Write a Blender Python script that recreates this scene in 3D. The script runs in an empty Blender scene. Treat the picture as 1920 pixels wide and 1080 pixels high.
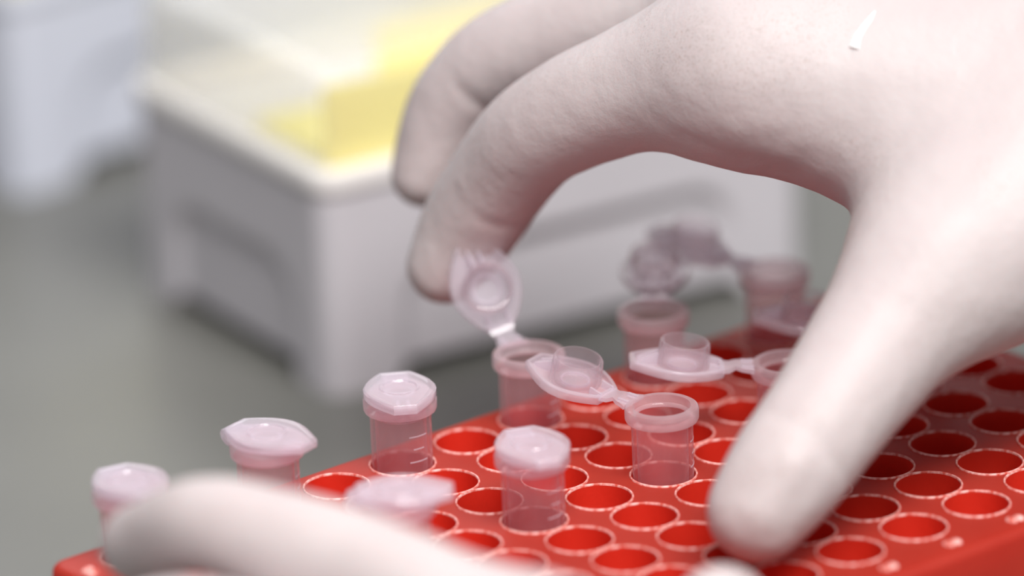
import bpy, math, random
import numpy as np
from mathutils import Vector, Matrix

# ------------------------------------------------------------------ camera, world, lights, exposure
MM = 0.001                      # everything below is written in millimetres
scene = bpy.context.scene
COL = scene.collection
RACK_TOP = 40.0                 # rack deck above the bench
PX, PY = 15.0, 12.1698             # pitch of the wells

cam_data = bpy.data.cameras.new('camera')
cam_data.sensor_width = 36.0
cam_data.lens = 225.0
cam_data.clip_start = 0.05
cam_data.clip_end = 50.0
cam_data.dof.use_dof = True
cam_data.dof.focus_distance = 1132.92 * MM
cam_data.dof.aperture_fstop = 5.0
cam = bpy.data.objects.new('camera', cam_data)
COL.objects.link(cam)
cam_right, cam_up, cam_fwd = Vector((0.765803, -0.642196, -0.033619)), Vector((0.251575, 0.251065, 0.934707)), Vector((0.591825, 0.724259, -0.353826))
cm = Matrix((cam_right, cam_up, -cam_fwd)).transposed().to_4x4()
cm.translation = Vector((-683.99, -747.82, 473.48)) * MM
cam.matrix_world = cm
scene.camera = cam

world = bpy.data.worlds.new('lab_light')
scene.world = world
world.use_nodes = True
bgn = world.node_tree.nodes['Background']
bgn.inputs['Color'].default_value = (0.93, 0.93, 1.0, 1)
bgn.inputs['Strength'].default_value = 0.20

def area_light(name, loc, target, sx, sy, power, color=(1, 1, 1)):
    ld = bpy.data.lights.new(name, 'AREA')
    ld.shape = 'RECTANGLE'
    ld.size, ld.size_y = sx, sy
    ld.energy = power
    ld.color = color
    o = bpy.data.objects.new(name, ld)
    COL.objects.link(o)
    o.location = loc
    o.rotation_euler = (Vector(target) - Vector(loc)).to_track_quat('-Z', 'Y').to_euler()
    return o

# a ceiling luminaire over the near side of the bench and an added area light behind it for sheen and highlights
area_light('ceiling_light', (-0.30, -0.75, 1.42), (0.0, 0.05, 0.04), 1.1, 0.5, 32, (1.0, 0.97, 0.95))
area_light('added_sheen_light', (0.60, 1.40, 1.35), (0.0, 0.10, 0.04), 1.3, 0.9, 11, (0.95, 0.97, 1.0))

vs = scene.view_settings
vs.view_transform = 'Standard'
vs.look = 'None'
vs.exposure = 0.32
vs.gamma = 1.0
vs.use_curve_mapping = False
scene.cycles.transparent_max_bounces = 40
scene.cycles.max_bounces = 14
scene.cycles.diffuse_bounces = 7

# ------------------------------------------------------------------ materials
def mat_new(name):
    m = bpy.data.materials.new(name)
    m.use_nodes = True
    nt = m.node_tree
    return m, nt, nt.nodes['Principled BSDF'], nt.nodes, nt.links

def noise(nodes, links, scale, detail=4.0, rough=0.55):
    tc = nodes.new('ShaderNodeTexCoord')
    n = nodes.new('ShaderNodeTexNoise')
    n.inputs['Scale'].default_value = scale
    n.inputs['Detail'].default_value = detail
    n.inputs['Roughness'].default_value = rough
    links.new(tc.outputs['Object'], n.inputs['Vector'])
    return n

def ramp(nodes, links, src, stops):
    r = nodes.new('ShaderNodeValToRGB')
    els = r.color_ramp.elements
    while len(els) < len(stops):
        els.new(0.5)
    for e, (p, c) in zip(els, stops):
        e.position = p
        e.color = (*c, 1) if len(c) == 3 else c
    links.new(src, r.inputs['Fac'])
    return r

def bump(nodes, links, height, bsdf, strength, dist):
    b = nodes.new('ShaderNodeBump')
    b.inputs['Strength'].default_value = strength
    b.inputs['Distance'].default_value = dist
    links.new(height, b.inputs['Height'])
    links.new(b.outputs['Normal'], bsdf.inputs['Normal'])

def m_rack(name='red_polypropylene', through=0.42, lo=(0.53, 0.042, 0.024), hi=(0.59, 0.056, 0.033)):
    m, nt, b, N, L = mat_new(name)
    n = noise(N, L, 60, 5)
    r = ramp(N, L, n.outputs['Fac'], [(0.3, lo), (0.75, hi)])
    L.new(r.outputs['Color'], b.inputs['Base Color'])
    b.inputs['Roughness'].default_value = 0.45
    n2 = noise(N, L, 900, 3)
    bump(N, L, n2.outputs['Fac'], b, 0.12, 0.0004)
    # the moulded walls are thin enough to let red light through
    tl = N.new('ShaderNodeBsdfTranslucent'); tl.inputs['Color'].default_value = (0.90, 0.05, 0.022, 1)
    mx = N.new('ShaderNodeMixShader'); mx.inputs[0].default_value = through
    out = N['Material Output']
    L.new(b.outputs[0], mx.inputs[1]); L.new(tl.outputs[0], mx.inputs[2]); L.new(mx.outputs[0], out.inputs['Surface'])
    return m

def m_rim():
    m, nt, b, N, L = mat_new('highlit_red_edge')
    n = noise(N, L, 700, 3)
    r = ramp(N, L, n.outputs['Fac'], [(0.38, (0.62, 0.08, 0.05)), (0.58, (0.90, 0.50, 0.46))])  # pale pink is the highlight on rims and marks, painted into the colour
    L.new(r.outputs['Color'], b.inputs['Base Color'])
    b.inputs['Roughness'].default_value = 0.3
    return m

def m_glove():
    m, nt, b, N, L = mat_new('white_latex')
    # thin latex over skin: pinkish white, with grey specks of powder in patches
    n1 = noise(N, L, 28, 3)
    base = ramp(N, L, n1.outputs['Fac'], [(0.3, (0.565, 0.485, 0.485)), (0.7, (0.62, 0.555, 0.55))])
    sp = noise(N, L, 2600, 3, 0.6)
    spr = ramp(N, L, sp.outputs['Fac'], [(0.56, (0, 0, 0)), (0.66, (1, 1, 1))])
    pa = noise(N, L, 34, 3)
    par = ramp(N, L, pa.outputs['Fac'], [(0.47, (0, 0, 0)), (0.60, (0.85, 0.85, 0.85))])
    mu = N.new('ShaderNodeMath'); mu.operation = 'MULTIPLY'
    L.new(spr.outputs['Color'], mu.inputs[0]); L.new(par.outputs['Color'], mu.inputs[1])
    mx = N.new('ShaderNodeMix'); mx.data_type = 'RGBA'
    L.new(mu.outputs[0], mx.inputs['Factor'])
    L.new(base.outputs['Color'], mx.inputs[6])
    mx.inputs[7].default_value = (0.42, 0.34, 0.31, 1)
    L.new(mx.outputs[2], b.inputs['Base Color'])
    b.inputs['Roughness'].default_value = 0.55
    b.inputs['Subsurface Weight'].default_value = 0.3
    b.inputs['Subsurface Radius'].default_value = (0.004, 0.0018, 0.0015)
    b.inputs['Subsurface Scale'].default_value = 1.0
    w = noise(N, L, 260, 4, 0.6)
    bump(N, L, w.outputs['Fac'], b, 0.32, 0.0008)
    return m

def m_tube(name, milk, tint, gloss_rough=0.04, clear=(0.985, 0.925, 0.93)):
    # thin milky plastic: part of the light passes straight, part is scattered, part is mirrored
    m = bpy.data.materials.new(name)
    m.use_nodes = True
    N, L = m.node_tree.nodes, m.node_tree.links
    N.clear()
    out = N.new('ShaderNodeOutputMaterial')
    tr = N.new('ShaderNodeBsdfTransparent'); tr.inputs['Color'].default_value = (*clear, 1)
    df = N.new('ShaderNodeBsdfDiffuse'); df.inputs['Color'].default_value = (*tint, 1)
    tl = N.new('ShaderNodeBsdfTranslucent'); tl.inputs['Color'].default_value = (*tint, 1)
    half = N.new('ShaderNodeMixShader'); half.inputs[0].default_value = 0.5
    L.new(df.outputs[0], half.inputs[1]); L.new(tl.outputs[0], half.inputs[2])
    nz = noise(N, L, 180, 4)
    rg = N.new('ShaderNodeMapRange')
    rg.inputs['To Min'].default_value = milk * 0.8
    rg.inputs['To Max'].default_value = milk * 1.2
    L.new(nz.outputs['Fac'], rg.inputs['Value'])
    a = N.new('ShaderNodeMixShader')
    # a slanting look passes more plastic
    ed = N.new('ShaderNodeMath'); ed.operation = 'MULTIPLY_ADD'; ed.use_clamp = True
    ed.inputs[1].default_value = 1.1
    L.new(rg.outputs[0], ed.inputs[2])
    L.new(ed.outputs[0], a.inputs[0]); L.new(tr.outputs[0], a.inputs[1]); L.new(half.outputs[0], a.inputs[2])
    gl = N.new('ShaderNodeBsdfGlossy'); gl.inputs['Roughness'].default_value = gloss_rough
    # same reflectance on the way in and on the way out of the thin wall
    geo = N.new('ShaderNodeNewGeometry')
    ior = N.new('ShaderNodeMapRange')
    ior.inputs['To Min'].default_value = 1.45; ior.inputs['To Max'].default_value = 1 / 1.45
    L.new(geo.outputs['Backfacing'], ior.inputs['Value'])
    fr = N.new('ShaderNodeFresnel')
    L.new(ior.outputs[0], fr.inputs['IOR'])
    L.new(fr.outputs[0], ed.inputs[0])
    sh = N.new('ShaderNodeMixShader'); sh.inputs[0].default_value = 0.22
    L.new(gl.outputs[0], sh.inputs[1]); L.new(half.outputs[0], sh.inputs[2])
    c = N.new('ShaderNodeMixShader')
    L.new(fr.outputs[0], c.inputs[0]); L.new(a.outputs[0], c.inputs[1]); L.new(sh.outputs[0], c.inputs[2])
    L.new(c.outputs[0], out.inputs['Surface'])
    return m

def m_plain(name, color, rough, spec=0.5, nscale=30, var=0.06, sss=0.0):
    m, nt, b, N, L = mat_new(name)
    n = noise(N, L, nscale, 4)
    lo = tuple(c * (1 - var) for c in color); hi = tuple(min(1, c * (1 + var)) for c in color)
    r = ramp(N, L, n.outputs['Fac'], [(0.3, lo), (0.7, hi)])
    L.new(r.outputs['Color'], b.inputs['Base Color'])
    b.inputs['Roughness'].default_value = rough
    b.inputs['Specular IOR Level'].default_value = spec
    if sss:
        b.inputs['Subsurface Weight'].default_value = sss
        b.inputs['Subsurface Radius'].default_value = (0.004, 0.003, 0.002)
        b.inputs['Subsurface Scale'].default_value = 1.0
    return m

M = dict(
    rack=m_rack(), well=m_rack('lit_well_red_polypropylene', 0.2, (0.70, 0.030, 0.014), (0.78, 0.040, 0.020)), rim=m_rim(), glove=m_glove(),  # well: same plastic as rack, brighter red paints in the light inside holes
    tube=m_tube('red_bounce_polypropylene', 0.065, (0.98, 0.62, 0.67)),  # colourless plastic; pink tint paints in red light from the rack
    cap=m_tube('milky_polypropylene', 0.30, (0.95, 0.91, 0.98), 0.05, (0.985, 0.965, 0.98)),
    plug=m_tube('clear_plug', 0.07, (0.95, 0.84, 0.90), 0.03, (0.985, 0.965, 0.975)),
    flange=m_tube('milky_flange', 0.26, (0.96, 0.82, 0.87), 0.05, (0.985, 0.95, 0.955)),  # pink here is the rack's red bounce too, painted fainter
    boxlid=m_tube('translucent_box_lid', 0.10, (0.93, 0.93, 0.93), 0.25, (0.99, 0.99, 0.985)),
    bench=m_plain('grey_bench_laminate', (0.165, 0.165, 0.150), 0.30, 0.5, 9, 0.10),
    box=m_plain('pale_grey_plastic', (0.61, 0.595, 0.63), 0.45, 0.4, 20, 0.03),
    lip=m_plain('white_plastic', (0.84, 0.82, 0.80), 0.4, 0.4, 20, 0.03),
    yellow=m_plain('yellow_plastic', (1.0, 0.89, 0.30), 0.45, 0.4, 20, 0.04),
    whitebox=m_plain('bluish_white_plastic', (0.64, 0.67, 0.76), 0.45, 0.4, 20, 0.03),
)

# ------------------------------------------------------------------ mesh helpers
def mesh_of(name, verts, faces, mat, smooth=True, sharp=None):
    me = bpy.data.meshes.new(name)
    me.from_pydata((np.asarray(verts, float) * MM).tolist(), [], faces if isinstance(faces, list) else faces.tolist())
    me.materials.append(mat)
    me.update()
    if smooth:
        me.polygons.foreach_set('use_smooth', [True] * len(me.polygons))
        if sharp:
            me.set_sharp_from_angle(angle=math.radians(sharp))
    return me

def add(name, me, parent=None, loc=(0, 0, 0), rot=None):
    o = bpy.data.objects.new(name, me)
    COL.objects.link(o)
    if parent:
        o.parent = parent
    o.location = Vector(loc) * MM
    if rot:
        o.rotation_euler = rot
    return o

def thing(name, label, cat, loc, rotz=0.0, group=None):
    o = add(name, None, None, loc, (0, 0, rotz))
    o.empty_display_size = 0.01
    o['label'] = label; o['category'] = cat
    if group:
        o['group'] = group
    return o

class MB:
    def __init__(s): s.v = []; s.f = []
    def put(s, vs, fs):
        k = len(s.v); s.v += [tuple(map(float, q)) for q in vs]; s.f += [tuple(i + k for i in f) for f in fs]
    def lathe(s, prof, n=48, closed=True, center=(0, 0)):
        # prof: (radius, z) list; closed=True joins last to first
        vs, fs = [], []
        m = len(prof)
        for (r, z) in prof:
            for j in range(n):
                a = 2 * math.pi * j / n
                vs.append((center[0] + max(r, 1e-3) * math.cos(a), center[1] + max(r, 1e-3) * math.sin(a), z))
        rows = m if closed else m - 1
        for i in range(rows):
            i2 = (i + 1) % m
            for j in range(n):
                j2 = (j + 1) % n
                fs.append((i * n + j, i * n + j2, i2 * n + j2, i2 * n + j))
        s.put(vs, fs)
    def loops(s, rings, cap0=True, cap1=True):
        # rings of equal length, joined in order
        n = len(rings[0]); vs = [p for r in rings for p in r]; fs = []
        for i in range(len(rings) - 1):
            for j in range(n):
                j2 = (j + 1) % n
                fs.append((i * n + j, i * n + j2, (i + 1) * n + j2, (i + 1) * n + j))
        if cap0: fs.append(tuple(range(n - 1, -1, -1)))
        if cap1: fs.append(tuple((len(rings) - 1) * n + j for j in range(n)))
        s.put(vs, fs)
    def prism(s, poly, z0, z1):
        s.loops([[(x, y, z0) for x, y in poly], [(x, y, z1) for x, y in poly]])
    def mesh(s, name, mat, sharp=35): return mesh_of(name, s.v, s.f, mat, True, sharp)

def rrect(x0, x1, y0, y1, r, n=6):
    pts = []
    for (cx, cy, a0) in ((x1 - r, y0 + r, -90), (x1 - r, y1 - r, 0), (x0 + r, y1 - r, 90), (x0 + r, y0 + r, 180)):
        for k in range(n + 1):
            a = math.radians(a0 + 90 * k / n)
            pts.append((cx + r * math.cos(a), cy + r * math.sin(a)))
    return pts

# ------------------------------------------------------------------ the bench
mb = MB()
mb.prism(rrect(-750, 950, -420, 1150, 12), -30, 0)
bench = add('lab_bench', mb.mesh('bench_top', M['bench']))
bench['label'] = 'grey laminate laboratory bench top under the red rack and boxes'
bench['category'] = 'bench'

# ------------------------------------------------------------------ the red rack
COLS, ROWS = range(-6, 6), range(0, 8)
RX0, RX1, RY0, RY1 = -102.5, 86.5, -13.8, 94.4
WELL_R, RIM_R, WELL_DEPTH = 5.75, 6.1, 26.0
rack = thing('tube_rack', 'red plastic microtube rack with round wells in rows on the bench', 'rack', (0, 0, 0))
mb = MB()
NS = 32
for a in COLS:
    for b in ROWS:
        cx, cy = a * PX, b * PY
        x0, x1, y0, y1 = cx - PX / 2, cx + PX / 2, cy - PY / 2, cy + PY / 2
        ring, outer = [], []
        for j in range(NS):
            t = 2 * math.pi * (j + 0.5) / NS
            c, s_ = math.cos(t), math.sin(t)
            ring.append((cx + RIM_R * c, cy + RIM_R * s_, RACK_TOP))
            k = min((PX / 2) / max(abs(c), 1e-6), (PY / 2) / max(abs(s_), 1e-6))
            outer.append((cx + k * c, cy + k * s_, RACK_TOP))
        vs = ring + outer; fs = []
        for j in range(NS):
            j2 = (j + 1) % NS
            fs.append((j, NS + j, NS + j2, j2))
        # corner triangles of the cell
        for (qx, qy) in ((x1, y1), (x0, y1), (x0, y0), (x1, y0)):
            ang = math.atan2(qy - cy, qx - cx) % (2 * math.pi)
            j = int((ang / (2 * math.pi)) * NS - 0.5) % NS
            vs.append((qx, qy, RACK_TOP))
            fs.append((NS + j, len(vs) - 1, NS + (j + 1) % NS))
        mb.put(vs, fs)
# deck margin, rolled edge and flared side walls
gx0, gx1, gy0, gy1 = COLS[0] * PX - PX / 2, COLS[-1] * PX + PX / 2, -PY / 2, ROWS[-1] * PY + PY / 2
def rack_ring(off, z, r):
    return [(x, y, z) for x, y in rrect(RX0 - off, RX1 + off, RY0 - off, RY1 + off, max(r, 0.5), 8)]
inner = rrect(gx0, gx1, gy0, gy1, 0.01, 8)
rings = [[(x, y, RACK_TOP) for x, y in inner]]
ED = 1.9
rings.append(rack_ring(-ED, RACK_TOP, 1.5))
for k in range(1, 7):
    t = math.radians(90 * k / 6)
    rings.append(rack_ring(-ED + ED * math.sin(t), RACK_TOP - ED * (1 - math.cos(t)), 1.5 + ED * math.sin(t)))
rings.append(rack_ring(1.6, 0.4, 5.0))
rings.append(rack_ring(0.2, 0.0, 3.6))
rings.append(rack_ring(-1.0, 0.4, 2.4))
rings.append(rack_ring(-2.2, RACK_TOP - 3.0, 1.2))
mb.loops(rings, False, False)
deck = add('rack_body', mb.mesh('rack_body', M['rack'], 40), rack)

# one well: raised lip, wall going down, floor
wb = MB()
wb.lathe([(RIM_R + 0.02, 0), (RIM_R, 0.22), (RIM_R - 0.1, 0.33), (WELL_R + 0.1, 0.33), (WELL_R, 0.2), (WELL_R - 0.02, -0.05)], 40, False)
lip_me = wb.mesh('well_lip', M['rim'], 60)
wb = MB()
wb.lathe([(WELL_R - 0.02, -0.05), (WELL_R - 0.3, -16), (3.2, -WELL_DEPTH), (0, -WELL_DEPTH)], 40, False)
well_me = wb.mesh('well', M['well'], 50)
for a in COLS:
    for b in ROWS:
        w = add('well', well_me, rack, (a * PX, b * PY, RACK_TOP))
        add('lip', lip_me, w)

# small raised marks beside each column and each row
mk = MB()
def pill(mbx, cx, cy, lx, ly, h):
    rings = []
    for k in range(5):
        t = math.radians(90 * k / 4)
        s_ = math.cos(t) if k < 4 else 0.05
        rings.append([(cx + lx * s_ * math.cos(2 * math.pi * j / 12), cy + ly * s_ * math.sin(2 * math.pi * j / 12), h * math.sin(t)) for j in range(12)])
    mbx.loops(rings, False, True)
pill(mk, -0.75, 0.1, 0.85, 1.25, 0.7)
pill(mk, 0.85, -0.1, 0.85, 1.25, 0.7)
mark_me = mk.mesh('embossed_mark', M['rim'], 60)
for a in COLS:
    add('embossed_mark', mark_me, rack, (a * PX, -0.79 * PY, RACK_TOP))
for b in ROWS:
    add('embossed_mark', mark_me, rack, (-6.62 * PX, b * PY, RACK_TOP), (0, 0, math.radians(90)))

# ------------------------------------------------------------------ microtubes
TOP = 13.3                      # flange top above the deck
b1 = MB()
b1.lathe([(5.9, -2.6), (5.62, -3.3), (5.5, -4.2), (5.45, -14), (5.25, -20), (1.9, -38.2), (1.0, -39.1), (0, -39.25),
          (0, -38.2), (1.0, -37.6), (4.25, -20), (4.55, -13), (4.62, -3.0), (4.66, -1.9)], 56, True)
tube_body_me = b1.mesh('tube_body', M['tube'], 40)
b1 = MB()
b1.lathe([(5.15, 0.0), (6.1, 0.0), (6.42, -0.2), (6.6, -0.6), (6.6, -2.2), (6.4, -2.65), (5.95, -2.75), (4.64, -2.1), (4.68, -1.9), (4.80, -1.66), (4.95, -1.52), (5.08, -1.46), (5.1, -0.15)], 64, True)
flange_me = b1.mesh('flange', M['flange'], 30)
# fine raised volume lines on the wall
b1 = MB()
for i, (z, w) in enumerate(((-6.2, 0.34), (-8.6, 0.2), (-11.0, 0.34))):
    rr = 5.47
    rings = []
    for k in range(9):
        a = 0.5 - w + 2 * w * k / 8
        ca, sa = math.cos(a), math.sin(a)
        rings.append([(ca * (rr - 0.05), sa * (rr - 0.05), z - 0.14), (ca * (rr + 0.06), sa * (rr + 0.06), z - 0.1),
                      (ca * (rr + 0.06), sa * (rr + 0.06), z + 0.1), (ca * (rr - 0.05), sa * (rr - 0.05), z + 0.14)])
    b1.loops(rings)
grad_me = b1.mesh('volume_marks', M['cap'], 40)

PIV_X, PIV_Z = -9.4, -0.2       # hinge line of the lid, in the frame of the flange top
def lid_outline(grow=0.0, n=14):
    # lens-shaped cap: blunt hinge end (-7.4), blunt finger tab (+9.6)
    pts = []
    xa, ya, xb, yb = -7.4, 2.7, 9.6, 2.1
    def half(x):
        # smooth side curve through the ends and widest point 6.55
        if x < 0.4:
            t = (x - xa) / (0.4 - xa); return ya + (6.55 - ya) * math.sin(t * math.pi / 2) ** 0.9
        t = (x - 0.4) / (xb - 0.4); return yb + (6.55 - yb) * math.cos(t * math.pi / 2) ** 1.05
    xs = [xa + (xb - xa) * (0.5 - 0.5 * math.cos(math.pi * k / n)) for k in range(n + 1)]
    up = [(x, half(x)) for x in xs]
    pts = [(x, -y) for x, y in up] + [(x, y) for x, y in reversed(up)]
    if grow:
        out = []
        for x, y in pts:
            l = math.hypot(x - 0.6, y)
            out.append((x + grow * (x - 0.6) / l, y + grow * y / l))
        pts = out
    return pts
def zl(poly, z): return [(x, y, z) for x, y in poly]
def circ(r, n, z, cx=0.0): return [(cx + r * math.cos(2 * math.pi * j / n - math.pi), r * math.sin(2 * math.pi * j / n - math.pi), z) for j in range(n)]
# plate with rounded rim, skirt around the underside and a dimple on top
lb = MB()
lb.loops([zl(lid_outline(-1.0), 0.75), zl(lid_outline(-0.9), -0.05), zl(lid_outline(-0.25), -0.1), zl(lid_outline(0), 0.2), zl(lid_outline(0), 1.35),
          zl(lid_outline(-0.3), 1.7), zl(lid_outline(-0.8), 1.72), zl(lid_outline(-1.25), 1.55)], True, False)
# top face between the outline and a round dimple
no = len(lid_outline())
oo = zl(lid_outline(-1.25), 1.55)
angs = [math.atan2(y, x - 0.2) for x, y, z in oo]
cr = lambda r, z: [(0.2 + r * math.cos(t), r * math.sin(t), z) for t in angs]
lb.loops([oo, cr(3.75, 1.6), cr(3.5, 1.85), cr(3.2, 1.85), cr(2.95, 1.5), cr(1.2, 1.45)], False, True)
lid_me = lb.mesh('lid', M['cap'], 40)
pb = MB()
pb.lathe([(4.6, 0.75), (4.62, -2.6), (4.5, -3.6), (4.3, -3.9), (4.0, -3.85), (3.9, -3.4), (3.95, 0.75)], 56, True)
plug_me = pb.mesh('plug_ring', M['plug'], 50)
pb = MB()
pb.lathe([(2.75, 0.76), (2.72, 0.35), (2.5, 0.3), (2.35, 0.35), (2.3, 0.76)], 40, True)
boss_me = pb.mesh('inner_ring', M['cap'], 50)
rb = MB()
for sy_ in (-1, 1):
    rb.loops([[(4.6, sy_ * 0.9 - 0.25, 0.76), (4.6, sy_ * 0.9 + 0.25, 0.76), (4.6, sy_ * 0.9 + 0.25, -1.6), (4.6, sy_ * 0.9 - 0.25, -1.6)],
              [(8.2, sy_ * 1.0 - 0.25, 0.76), (8.2, sy_ * 1.0 + 0.25, 0.76), (8.2, sy_ * 1.0 + 0.25, 0.1), (8.2, sy_ * 1.0 - 0.25, 0.1)]])
    rb.loops([[(-4.6, sy_ * 1.9 + 0.25, 0.76), (-4.6, sy_ * 1.9 - 0.25, 0.76), (-4.6, sy_ * 1.9 - 0.25, -0.6), (-4.6, sy_ * 1.9 + 0.25, -0.6)],
              [(-7.0, sy_ * 1.9 + 0.25, 0.76), (-7.0, sy_ * 1.9 - 0.25, 0.76), (-7.0, sy_ * 1.9 - 0.25, -0.3), (-7.0, sy_ * 1.9 + 0.25, -0.3)]])
rib_me = rb.mesh('rib', M['cap'], 40)

def ribbon(path, side, hw, th):
    """strap along 3D points; side: width direction per point, hw: half widths"""
    rings = []
    for i, p in enumerate(path):
        d = (path[min(i + 1, len(path) - 1)] - path[max(i - 1, 0)]).normalized()
        w = side[i].normalized()
        n_ = d.cross(w).normalized() * th / 2
        rings.append([p + n_ - w * hw[i], p + n_ + w * hw[i], p - n_ + w * hw[i], p - n_ - w * hw[i]])
    return rings

def microtube(a, b, hdir, theta, label, group, lean=(0, 0), axis=None, normal=None):
    """hdir: world heading of the hinge seen from the tube axis; theta: how far the lid is open;
    axis, normal: world directions of a lid that is twisted on its hinge"""
    o = thing('microtube', label, 'tube', (a * PX, b * PY, RACK_TOP + TOP), 0, group)
    rz = math.atan2(hdir[1], hdir[0]) + math.pi
    o.rotation_euler = (lean[0], lean[1], rz)
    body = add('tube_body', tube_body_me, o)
    add('volume_marks', grad_me, body)
    add('flange', flange_me, o)
    t = math.radians(theta)
    lid = add('lid', lid_me, o)
    if axis is None:
        rot = Matrix.Rotation(-t, 3, 'Y')
    else:
        inv = Matrix.Rotation(-rz, 3, 'Z')
        X = (inv @ Vector(axis)).normalized(); Z = -(inv @ Vector(normal)); Z = (Z - X * Z.dot(X)).normalized(); Y = Z.cross(X)
        rot = Matrix((X, Y, Z)).transposed()
    piv = Vector((PIV_X, 0, PIV_Z))
    loc = lambda x, z: piv + rot @ Vector((x - PIV_X, 0, z + 0.2))
    m4 = rot.to_4x4(); m4.translation = (piv + rot @ Vector((-PIV_X, 0, 0.2))) * MM
    lid.matrix_local = m4
    add('plug_ring', plug_me, lid); add('inner_ring', boss_me, lid); add('rib', rib_me, lid)
    sd0, sd1 = Vector((0, 1, 0)), rot @ Vector((0, 1, 0))
    V3 = lambda x, z: Vector((x, 0, z))
    if theta < 5:
        path = [V3(-6.2, -1.2), V3(-7.4, -1.1), V3(-8.4, -0.6), V3(-8.7, 0.0), V3(-8.4, 0.5), V3(-7.2, 0.75)]
        hw = [2.9, 2.4, 2.0, 1.8, 2.0, 2.4]; sd = [sd0] * 6
    else:
        path = [V3(-6.1, -0.7), V3(-7.2, -0.6), V3(-8.3, -0.45), piv, loc(-8.3, 0.4), loc(-7.0, 0.5)]
        hw = [3.2, 2.6, 2.3, 1.7, 2.2, 2.6]; sd = [sd0, sd0, sd0, sd0 + sd1, sd1, sd1]
    sb = MB(); sb.loops(ribbon(path, sd, hw, 0.75))
    if theta >= 5:      # two narrow webs on the strap
        for s_ in (-1, 1):
            sb.loops([[q + Vector((0, s_ * 1.5, 0.35)) for q in r_] for r_ in ribbon(path[:3], sd[:3], [0.3] * 3, 0.7)])
    add('hinge_strap', sb.mesh('hinge_strap', M['cap'], 40), o)
    return o

LAT = Vector((0.7744, -0.6328)); DEP = Vector((0.6328, 0.7744))   # across the bench and away over it
def hd(l, d):
    v = LAT * l + DEP * d
    return (v.x, v.y)
CL, OP = 'closed microtubes in the red rack', 'open microtubes in the red rack'
microtube(-6, 7, hd(-0.45, 0.90), 0, 'closed clear microtube at the rack corner, partly behind the blurred gloved finger', CL, (0.0, math.radians(-3)))
microtube(-4, 7, hd(-0.80, 0.60), 0, 'closed clear microtube on the back edge with its lens-shaped cap turned sideways', CL)
microtube(-2, 7, hd(-0.12, 1.0), 0, 'sharp closed clear microtube on the back edge, cap tab toward the viewer', CL)
microtube(-4, 4, hd(-1.0, 0.0), 0, 'closed microtube with only its blurred wide cap above the near gloved finger', CL)
microtube(-2, 4, hd(-0.30, 0.95), 0, 'closed frosted microtube standing alone in the middle of the rack front', CL)
microtube(0, 7, hd(-0.43, 0.90), 122, 'open microtube whose raised cap is pushed up by the index fingertip', OP,
          axis=(0.005621, 0.522621, 0.853074), normal=(-0.485056, -0.758350, 0.462629))
microtube(0, 4, hd(-0.80, 0.60), 168, 'sharp open microtube with cap folded flat to the left beside the thumb', OP)
microtube(2, 4, hd(-1.0, -0.02), 172, 'open microtube half behind the thumb, cap hanging out flat to the left', OP)
microtube(2, 7, hd(0.05, 1.0), 172, 'blurred open microtube on the far edge with cap tipped back away', OP)
microtube(4, 7, hd(-0.78, 0.62), 170, 'farthest blurred open microtube under the arch of the hand', OP)
microtube(4, 4, hd(-0.93, 0.1), 175, 'microtube hidden behind the thumb with only its open cap showing', OP)

# ------------------------------------------------------------------ pipette tip boxes
BL, BW, BH = 115.5, 78.0, 45.0
def smooth01(x): x = min(1, max(0, x)); return x * x * (3 - 2 * x)
def box_base_mesh(mat, name):
    """hollow base: feet at the corners, raised arch between them, recessed panel in each side"""
    n_c = 8; R = 5.0
    # perimeter samples: (x, y, normal, face coordinate t in 0..len, face length) going round
    P_ = []
    def seg(x0, y0, x1, y1, n, nx, ny, ln, t0, t1):
        for k in range(n):
            f = k / n
            P_.append((x0 + (x1 - x0) * f, y0 + (y1 - y0) * f, nx, ny, t0 + (t1 - t0) * f, ln))
    def arc(cx, cy, a0, n):
        for k in range(n):
            a = math.radians(a0 + 90 * k / n)
            P_.append((cx + R * math.cos(a), cy + R * math.sin(a), math.cos(a), math.sin(a), 0.0, 0.0))
    seg(R, 0, BL - R, 0, 90, 0, -1, BL, R, BL - R); arc(BL - R, R, -90, n_c)
    seg(BL, R, BL, BW - R, 64, 1, 0, BW, R, BW - R); arc(BL - R, BW - R, 0, n_c)
    seg(BL - R, BW, R, BW, 90, 0, 1, BL, R, BL - R); arc(R, BW - R, 90, n_c)
    seg(0, BW - R, 0, R, 64, -1, 0, BW, R, BW - R); arc(R, R, 180, n_c)
    NZ = 40
    def bottom(t, ln):
        if ln == 0: return 0.0
        m = 15.0 if ln > 100 else 12.0
        return 3.6 * smooth01((min(t, ln - t) - m) / 3.0)
    def recess(t, z, ln):
        if ln == 0: return 0.0
        m = 18.0 if ln > 100 else 14.0
        d = min(t, ln - t) - m
        top = 25.5
        # rounded shoulder of the panel
        rr = 11.0
        if d < rr and z > top - rr:
            q = rr - math.hypot(rr - d, z - (top - rr))
        else:
            q = min(d, top - z)
        return 2.0 * smooth01(q / 1.8)
    outer = []
    for i in range(NZ + 1):
        row = []
        for (x, y, nx, ny, t, ln) in P_:
            zb = bottom(t, ln); z = zb + (BH - zb) * i / NZ
            d = recess(t, z, ln)
            row.append((x - nx * d, y - ny * d, z))
        outer.append(row)
    inn = []
    for i in (NZ, 0):
        row = []
        for (x, y, nx, ny, t, ln) in P_:
            zb = bottom(t, ln); z = zb + (BH - zb) * i / NZ
            row.append((x - nx * 3.6, y - ny * 3.6, z))
        inn.append(row)
    m = MB()
    rings = outer + inn
    m.loops(rings + [rings[0]], False, False)
    return m.mesh(name, mat, 60)
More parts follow.
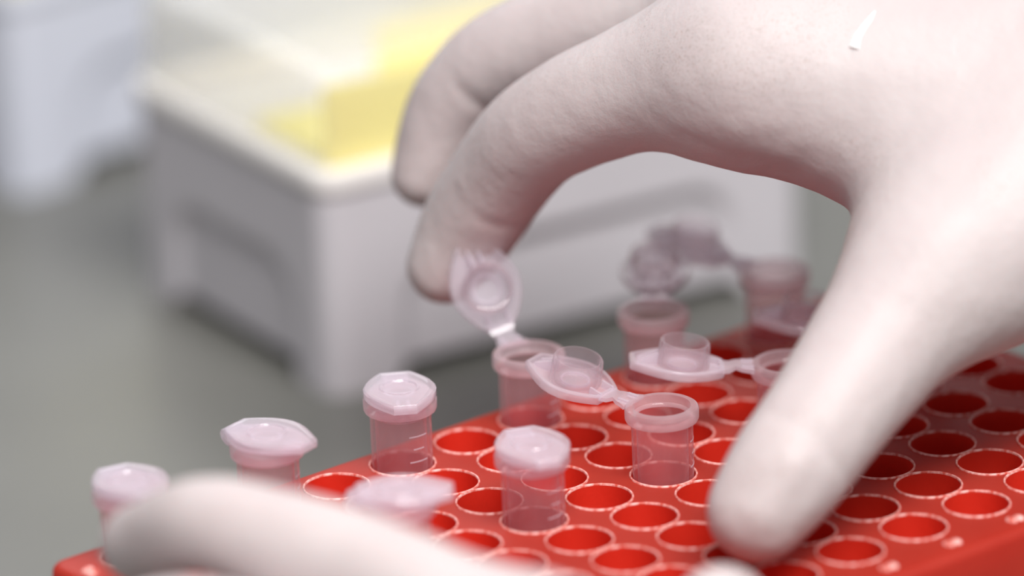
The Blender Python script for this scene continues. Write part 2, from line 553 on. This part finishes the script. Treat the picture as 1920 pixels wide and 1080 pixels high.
def box_lid_parts():
    m = MB()
    R = 4.0
    o0 = lambda off, z, r: [(x, y, z) for x, y in rrect(1.2 - off, BL - 1.2 + off, 1.2 - off, BW - 1.2 + off, max(r, 0.4), 6)]
    m.loops([o0(0, BH + 2.4, R), o0(-0.5, 64.5, R), o0(-1.0, 66.6, R), o0(-2.4, 67.8, R - 1), o0(-5.0, 68.0, 2.5)], False, True)
    m.loops([o0(-5.0, 67.0, 2.5), o0(-3.0, 66.8, 2.5), o0(-1.9, 65.8, 3.0), o0(-1.5, 64.0, 3.2), o0(-1.1, BH + 2.4, 3.2)], True, False)
    return m.mesh('box_lid', M['boxlid'], 50)
def box_rim_mesh(mat):
    m = MB()
    o0 = lambda off, z, r: [(x, y, z) for x, y in rrect(-off, BL + off, -off, BW + off, r, 8)]
    rings = [o0(0.0, BH - 2.2, 5.0), o0(0.6, BH - 1.9, 5.5), o0(0.9, BH - 1.0, 5.8), o0(0.9, BH + 1.2, 5.8), o0(0.5, BH + 2.2, 5.5), o0(0.2, BH + 2.6, 5.0),
             o0(-3.4, BH + 2.4, 2.0), o0(-3.6, BH - 2.0, 2.0)]
    m.loops(rings + [rings[0]], False, False)
    return m.mesh('rim', mat, 50)
def box_tray_mesh():
    # yellow insert: a wall behind the long side of the lid and a divider further in, on a thin floor
    m = MB()
    z0, z1 = BH - 1.0, 64.0
    def slab(x0, x1, y0, y1, za, zb): m.prism(rrect(x0, x1, y0, y1, 0.8, 3), za, zb)
    slab(3.6, BL - 3.6, 3.6, 5.4, z0, z1)
    slab(36, BL - 8, 38, 39.8, z0, z1 - 3)
    slab(10, BL - 8, 5.4, 44, z0, z0 + 1.4)
    return m.mesh('tip_tray', M['yellow'], 40)
def box_floor_mesh(mat):
    m = MB()
    m.prism(rrect(3.6, BL - 3.6, 3.6, BW - 3.6, 2, 3), BH - 4, BH - 1.0)
    return m.mesh('deck_plate', mat, 40)
lid_box_me, tray_me = box_lid_parts(), box_tray_mesh()
def tip_box(loc, yaw, mat, rim_mat, label, key):
    o = thing('tip_box', label, 'box', loc, yaw, 'pipette tip boxes on the bench')
    add('base', box_base_mesh(mat, 'base_' + key), o)
    add('rim', box_rim_mesh(rim_mat), o)
    add('deck_plate', box_floor_mesh(rim_mat), o)
    add('tip_tray', tray_me, o)
    add('box_lid', lid_box_me, o)
    return o
tip_box((41.61, 198.47, 0), math.radians(-7.95), M['box'], M['lip'], 'pale grey pipette tip box with translucent lid over a yellow insert', 'grey')
tip_box((67.38, 340.11, 0), math.radians(3.0), M['whitebox'], M['whitebox'], 'blurred bluish white box at the back left edge of the view', 'white')

# ------------------------------------------------------------------ gloved hands: one continuous skin each
def smin(a, b, k):
    h = np.clip(0.5 + 0.5 * (b - a) / k, 0, 1)
    return b * (1 - h) + a * h - k * h * (1 - h)
def round_cone(Pt, a, b, r1, r2):
    a = np.asarray(a, np.float32); b = np.asarray(b, np.float32)
    ba = b - a; l2 = float(ba @ ba); rr = r1 - r2; a2 = l2 - rr * rr; il2 = 1.0 / l2
    pa = Pt - a
    y = pa @ ba
    z = y - l2
    q = pa * l2 - y[:, None] * ba
    x2 = np.einsum('ij,ij->i', q, q)
    y2 = y * y * l2; z2 = z * z * l2
    k = np.sign(rr) * rr * rr * x2
    d = (np.sqrt(np.maximum(x2 * a2 * il2, 0)) + y * rr) * il2 - r1
    m1 = np.sign(z) * a2 * z2 > k
    d = np.where(m1, np.sqrt(np.maximum(x2 + z2, 0)) * il2 - r2, d)
    m2 = (~m1) & (np.sign(y) * a2 * y2 < k)
    d = np.where(m2, np.sqrt(np.maximum(x2 + y2, 0)) * il2 - r1, d)
    return d
def spline(pts, n=5):
    """smooth run of (point, radius) through the joints"""
    A = np.array([[*p, r] for p, r in pts], float)
    if len(A) < 3:
        return A
    ext = np.vstack([2 * A[0] - A[1], A, 2 * A[-1] - A[-2]])
    out = []
    for i in range(1, len(ext) - 2):
        p0, p1, p2, p3 = ext[i - 1:i + 3]
        for k in range(n):
            t = k / n
            out.append(0.5 * (2 * p1 + (p2 - p0) * t + (2 * p0 - 5 * p1 + 4 * p2 - p3) * t * t + (3 * p1 - p0 - 3 * p2 + p3) * t ** 3))
    out.append(A[-1])
    return np.array(out)
FAR = np.float32(60.0)
def near_only(Pt, a, b, r1, r2, margin):
    """distance to one round cone, evaluated only close to it"""
    lo = np.minimum(np.asarray(a) - r1, np.asarray(b) - r2) - margin
    hi = np.maximum(np.asarray(a) + r1, np.asarray(b) + r2) + margin
    m = np.all((Pt > lo) & (Pt < hi), axis=1)
    d = np.full(len(Pt), FAR, np.float32)
    if m.any():
        d[m] = round_cone(Pt[m], a, b, r1, r2)
    return d
def chain(Pt, S):
    lo = (S[:, :3] - S[:, 3:]).min(0) - 16; hi = (S[:, :3] + S[:, 3:]).max(0) + 16
    m = np.all((Pt > lo) & (Pt < hi), axis=1)
    d = np.full(len(Pt), FAR, np.float32)
    if m.any():
        Q = Pt[m]; e = np.full(len(Q), FAR, np.float32)
        for a, b in zip(S[:-1], S[1:]):
            e = np.minimum(e, near_only(Q, a[:3], b[:3], a[3], b[3], 14))
        d[m] = e
    return d
def surface_nets(vol, org, h):
    nx, ny, nz = vol.shape
    ins = vol < 0
    cs = (nx - 1, ny - 1, nz - 1)
    acc = np.zeros(cs + (3,), np.float32); cnt = np.zeros(cs, np.float32)
    offs = [(0, 0), (0, 1), (1, 0), (1, 1)]
    for ax in range(3):
        o1, o2 = [i for i in range(3) if i != ax]
        for (u_, v_) in offs:
            s0 = [None] * 3
            s0[ax] = slice(0, cs[ax]); s0[o1] = slice(u_, u_ + cs[o1]); s0[o2] = slice(v_, v_ + cs[o2])
            s1 = list(s0); s1[ax] = slice(1, cs[ax] + 1)
            A, B = vol[tuple(s0)], vol[tuple(s1)]
            m = (A < 0) != (B < 0)
            t = np.where(m, A / np.where(m, A - B, 1), 0)
            acc[..., ax] += t; acc[..., o1] += u_ * m; acc[..., o2] += v_ * m
            cnt += m
    act = cnt > 0
    idx = -np.ones(cs, np.int64); n = int(act.sum()); idx[act] = np.arange(n)
    ijk = np.argwhere(act).astype(np.float32)
    V = (ijk + acc[act] / cnt[act][:, None]) * h + org
    F_ = []
    for ax in range(3):
        o1, o2 = (ax + 1) % 3, (ax + 2) % 3
        s0 = [slice(1, cs[i]) for i in range(3)]; s0[ax] = slice(0, cs[ax])
        s1 = list(s0); s1[ax] = slice(1, cs[ax] + 1)
        a_, b_ = ins[tuple(s0)], ins[tuple(s1)]
        for flip in (False, True):
            m = (a_ & ~b_) if not flip else (~a_ & b_)
            p = np.argwhere(m)
            if len(p) == 0: continue
            base = p.copy()
            for i in range(3):
                if i != ax: base[:, i] += 1
            def cell(d1, d2):
                c = base.copy(); c[:, o1] -= d1; c[:, o2] -= d2
                return idx[c[:, 0], c[:, 1], c[:, 2]]
            q = np.stack([cell(1, 1), cell(0, 1), cell(0, 0), cell(1, 0)], -1)
            F_.append(q if not flip else q[:, ::-1])
    return V, np.concatenate(F_)
def laplace(V, Fq, it, lam=0.5):
    e = np.concatenate([Fq[:, [0, 1]], Fq[:, [1, 2]], Fq[:, [2, 3]], Fq[:, [3, 0]]])
    deg = np.bincount(e.ravel(), minlength=len(V)).astype(np.float32)[:, None]
    for _ in range(it):
        s = np.stack([np.bincount(e[:, 0], V[e[:, 1], c], len(V)) + np.bincount(e[:, 1], V[e[:, 0], c], len(V)) for c in range(3)], -1)
        V = V + lam * (s / deg - V)
    return V
def build_hand(name, palm, k_palm, fingers, k_join, grooves, mat, h=1.0):
    runs = [spline([(p, r * 1.03) for p, r in f]) for f in fingers]
    pts = np.array([p for g in ([palm] + fingers) for c in (g if g is not palm else g) for p in ([c[0]] if g is not palm else [c[0], c[1]])], float)
    rad = 26
    lo, hi = pts.min(0) - rad, pts.max(0) + rad
    n = np.ceil((hi - lo) / h).astype(int) + 1
    ax = [np.arange(n[i], dtype=np.float32) * h + np.float32(lo[i]) for i in range(3)]
    vol = np.empty(tuple(n), np.float32)
    step = 24
    for i0 in range(0, n[0], step):
        X, Y, Z = np.meshgrid(ax[0][i0:i0 + step], ax[1], ax[2], indexing='ij')
        Pt = np.stack([X.ravel(), Y.ravel(), Z.ravel()], -1)
        dp = None
        for (p, q, r, s) in palm:
            c = near_only(Pt, p, q, r, s, 24)
            dp = c if dp is None else smin(dp, c, k_palm)
        d = dp.copy()
        for f in runs:
            df = chain(Pt, f)
            d = np.minimum(d, smin(dp, df, k_join))
        for (c, nrm, w, depth, rad_) in grooves:
            v = Pt - np.asarray(c, np.float32)
            nn = np.asarray(nrm, np.float32); nn = nn / np.linalg.norm(nn)
            t = v @ nn
            d = d + depth * np.exp(-(t / w) ** 2) * np.exp(-np.einsum('ij,ij->i', v, v) / rad_ ** 2)
        x_, y_, z_ = Pt[:, 0], Pt[:, 1], Pt[:, 2]
        d = d + 0.09 * np.sin(x_ * 0.41 + 1.3 * np.sin(z_ * 0.23)) * np.sin(y_ * 0.37 + z_ * 0.29) + 0.08 * np.sin(x_ * 0.8 - z_ * 0.7 + np.sin(y_ * 0.5)) * np.sin(y_ * 0.9 + x_ * 0.3)
        vol[i0:i0 + step] = d.reshape(X.shape)
    V, Fq = surface_nets(vol, lo.astype(np.float32), h)
    V = laplace(V, Fq, 3)
    return mesh_of(name, V, Fq, mat, True)

def hand_right():
    idx_tip, idx_dip, idx_pip, idx_mid, idx_mcp = (4.19, 113.49, 61.31), (7.63, 110.28, 68.98), (12.05, 91.66, 91.96), (19.76, 73.75, 102.11), (30.88, 56.07, 107.14)
    palm = [
        (idx_mcp, (85.57, 3.01, 106.95), 16.0, 23.0),
        ((48.02, 73.58, 109.46), (101.05, 18.12, 101.60), 15.0, 23.0),
        ((65.67, 85.86, 107.59), (111.97, 28.77, 96.43), 14.0, 21.0),
        ((80.42, 93.37, 102.42), (120.53, 37.10, 88.23), 12.0, 19.0),
        ((42.31, 35.30, 97.87), (52.19, 13.21, 88.95), 14.5, 19.0),
        ((71.41, 3.44, 95.45), (34.78, 9.96, 81.44), 20.0, 14.5),
        ((96.72, 13.89, 102.65), (145.87, -39.12, 110.27), 27.0, 30.0),
        ((145.87, -39.12, 110.27), (189.65, -86.50, 114.77), 30.0, 36.0),
    ]
    fingers = [
        [(idx_tip, 7.0), (idx_dip, 8.8), ((9.97, 102.05, 81.48), 9.3), (idx_pip, 9.8), (idx_mid, 11.4), (idx_mcp, 15.0)],
        [((13.81, 130.46, 72.59), 6.4), ((18.39, 128.74, 82.38), 8.3), ((21.02, 124.66, 89.73), 8.6), ((25.43, 116.32, 96.99), 9.2), ((36.23, 95.42, 106.19), 10.5), ((48.02, 73.58, 109.46), 14.0)],
        [((35.75, 136.97, 71.74), 6.4), ((38.77, 135.47, 79.36), 7.6), ((42.80, 124.82, 92.56), 9.0), ((52.86, 107.20, 101.58), 10.0), ((65.67, 85.86, 107.59), 13.0)],
        [((52.57, 138.70, 75.15), 6.0), ((54.70, 137.73, 82.37), 7.0), ((58.81, 128.11, 92.17), 8.0), ((68.19, 112.64, 98.80), 9.0), ((80.42, 93.37, 102.42), 11.0)],
        [((-15.75, 5.78, 50.55), 8.6), ((-9.45, 4.98, 56.62), 10.0), ((2.17, 6.13, 64.28), 10.6), ((24.41, 9.55, 77.41), 13.0), ((37.67, 9.61, 82.75), 14.5)],
        [((-16.73, 3.84, 51.72), 6.9), ((-11.53, 2.10, 58.27), 6.6)],
    ]
    fd = lambda a_, b_: tuple(np.subtract(b_, a_))
    grooves = [
        ((6.29, 100.01, 73.97), fd(idx_dip, idx_pip), 0.8, 0.6, 6.0),
        ((16.68, 116.29, 87.94), fd((18.39, 128.74, 82.38), (25.43, 116.32, 96.99)), 0.9, 0.9, 7.0),
        ((-7.87, -3.75, 61.18), fd((-9.45, 4.98, 56.62), (2.17, 6.13, 64.28)), 1.1, 0.7, 9.0),
        ((-10.20, 0.92, 66.84), fd((-9.45, 4.98, 56.62), (2.86, 6.82, 66.85)), 1.3, 0.35, 8.0),
        ((22.96, 47.69, 93.68), (0.3, -0.2, 1.0), 2.0, 0.5, 12.0),
    ]
    return build_hand('glove_skin', palm, 14.0, fingers, 12.0, grooves, M['glove'], 1.0)
rh = add('gloved_hand', hand_right())
rh['label'] = 'hand in a white latex glove reaching over the rack, index finger lifting a cap'
rh['category'] = 'hand'; rh['group'] = 'gloved hands at the rack'

# a short raised fold in the latex over the back of the hand
from mathutils.bvhtree import BVHTree
bv = BVHTree.FromPolygons([v.co for v in rh.data.vertices], [p.vertices for p in rh.data.polygons])
fold_pts = []
for q in ((29.36, 29.86, 118.75), (30.55, 29.88, 120.80), (31.85, 29.87, 122.93), (33.14, 29.85, 125.06), (34.29, 29.96, 127.20)):
    hit = bv.find_nearest(Vector(q) * MM)
    fold_pts.append((hit[0] / MM, hit[1]))
fb = MB()
rings = []
for k, (c, n_) in enumerate(fold_pts):
    d = (fold_pts[min(k + 1, 4)][0] - fold_pts[max(k - 1, 0)][0]).normalized()
    w = d.cross(n_).normalized()
    rad = (1.0, 0.75, 0.6, 0.5, 0.15)[k]
    rings.append([c + n_ * (0.55 * rad * math.sin(2 * math.pi * j / 8)) + w * (rad * math.cos(2 * math.pi * j / 8)) for j in range(8)])
fb.loops(rings)
add('glove_fold', fb.mesh('glove_fold', M['lip'], 60), rh)

def hand_left():
    mcp = (-95.41, -30.76, 57.31)
    wrist = (-112.0, -112.0, 40.0)
    palm = [
        (mcp, wrist, 14.0, 21.0),
        ((-104.88, -27.12, 48.93), (-122.0, -106.0, 36.0), 13.5, 21.0),
        ((-112.40, -25.11, 40.46), (-130.0, -100.0, 33.0), 12.5, 20.0),
        ((-83.62, -60.31, 44.80), (-106.0, -110.0, 38.0), 15.0, 20.0),
        (wrist, (-190.0, -230.0, 44.0), 24.0, 29.0),
        ((-190.0, -230.0, 44.0), (-250.0, -330.0, 52.0), 29.0, 33.0),
    ]
    fingers = [
        [((-114.84, 47.81, 61.27), 6.8), ((-114.76, 29.91, 69.99), 7.8), ((-109.78, 14.47, 69.34), 8.9), ((-103.19, -1.92, 66.59), 9.3), (mcp, 12.5)],
        [((-130.62, 32.59, 54.60), 7.0), ((-128.25, 16.65, 59.85), 8.0), ((-117.13, -5.00, 56.76), 9.0), ((-104.88, -27.12, 48.93), 12.0)],
        [((-134.61, 20.80, 46.41), 6.8), ((-130.80, 8.48, 50.17), 7.6), ((-122.31, -8.13, 47.32), 8.6), ((-112.40, -25.11, 40.46), 11.0)],
        [((-134.26, 7.83, 37.40), 5.8), ((-131.61, -0.11, 39.70), 6.6), ((-126.30, -12.46, 37.46), 7.4), ((-117.89, -25.98, 32.31), 10.0)],
        [((-55.26, -29.33, 53.92), 8.2), ((-68.02, -42.98, 49.84), 10.0), ((-83.62, -60.31, 44.80), 13.0)],
    ]
    return build_hand('glove_skin_near', palm, 12.0, fingers, 8.0, [], M['glove'], 1.1)
lh = add('gloved_hand', hand_left())
lh['label'] = 'blurred white gloved fingers in the near left foreground along the rack corner'
lh['category'] = 'hand'; lh['group'] = 'gloved hands at the rack'
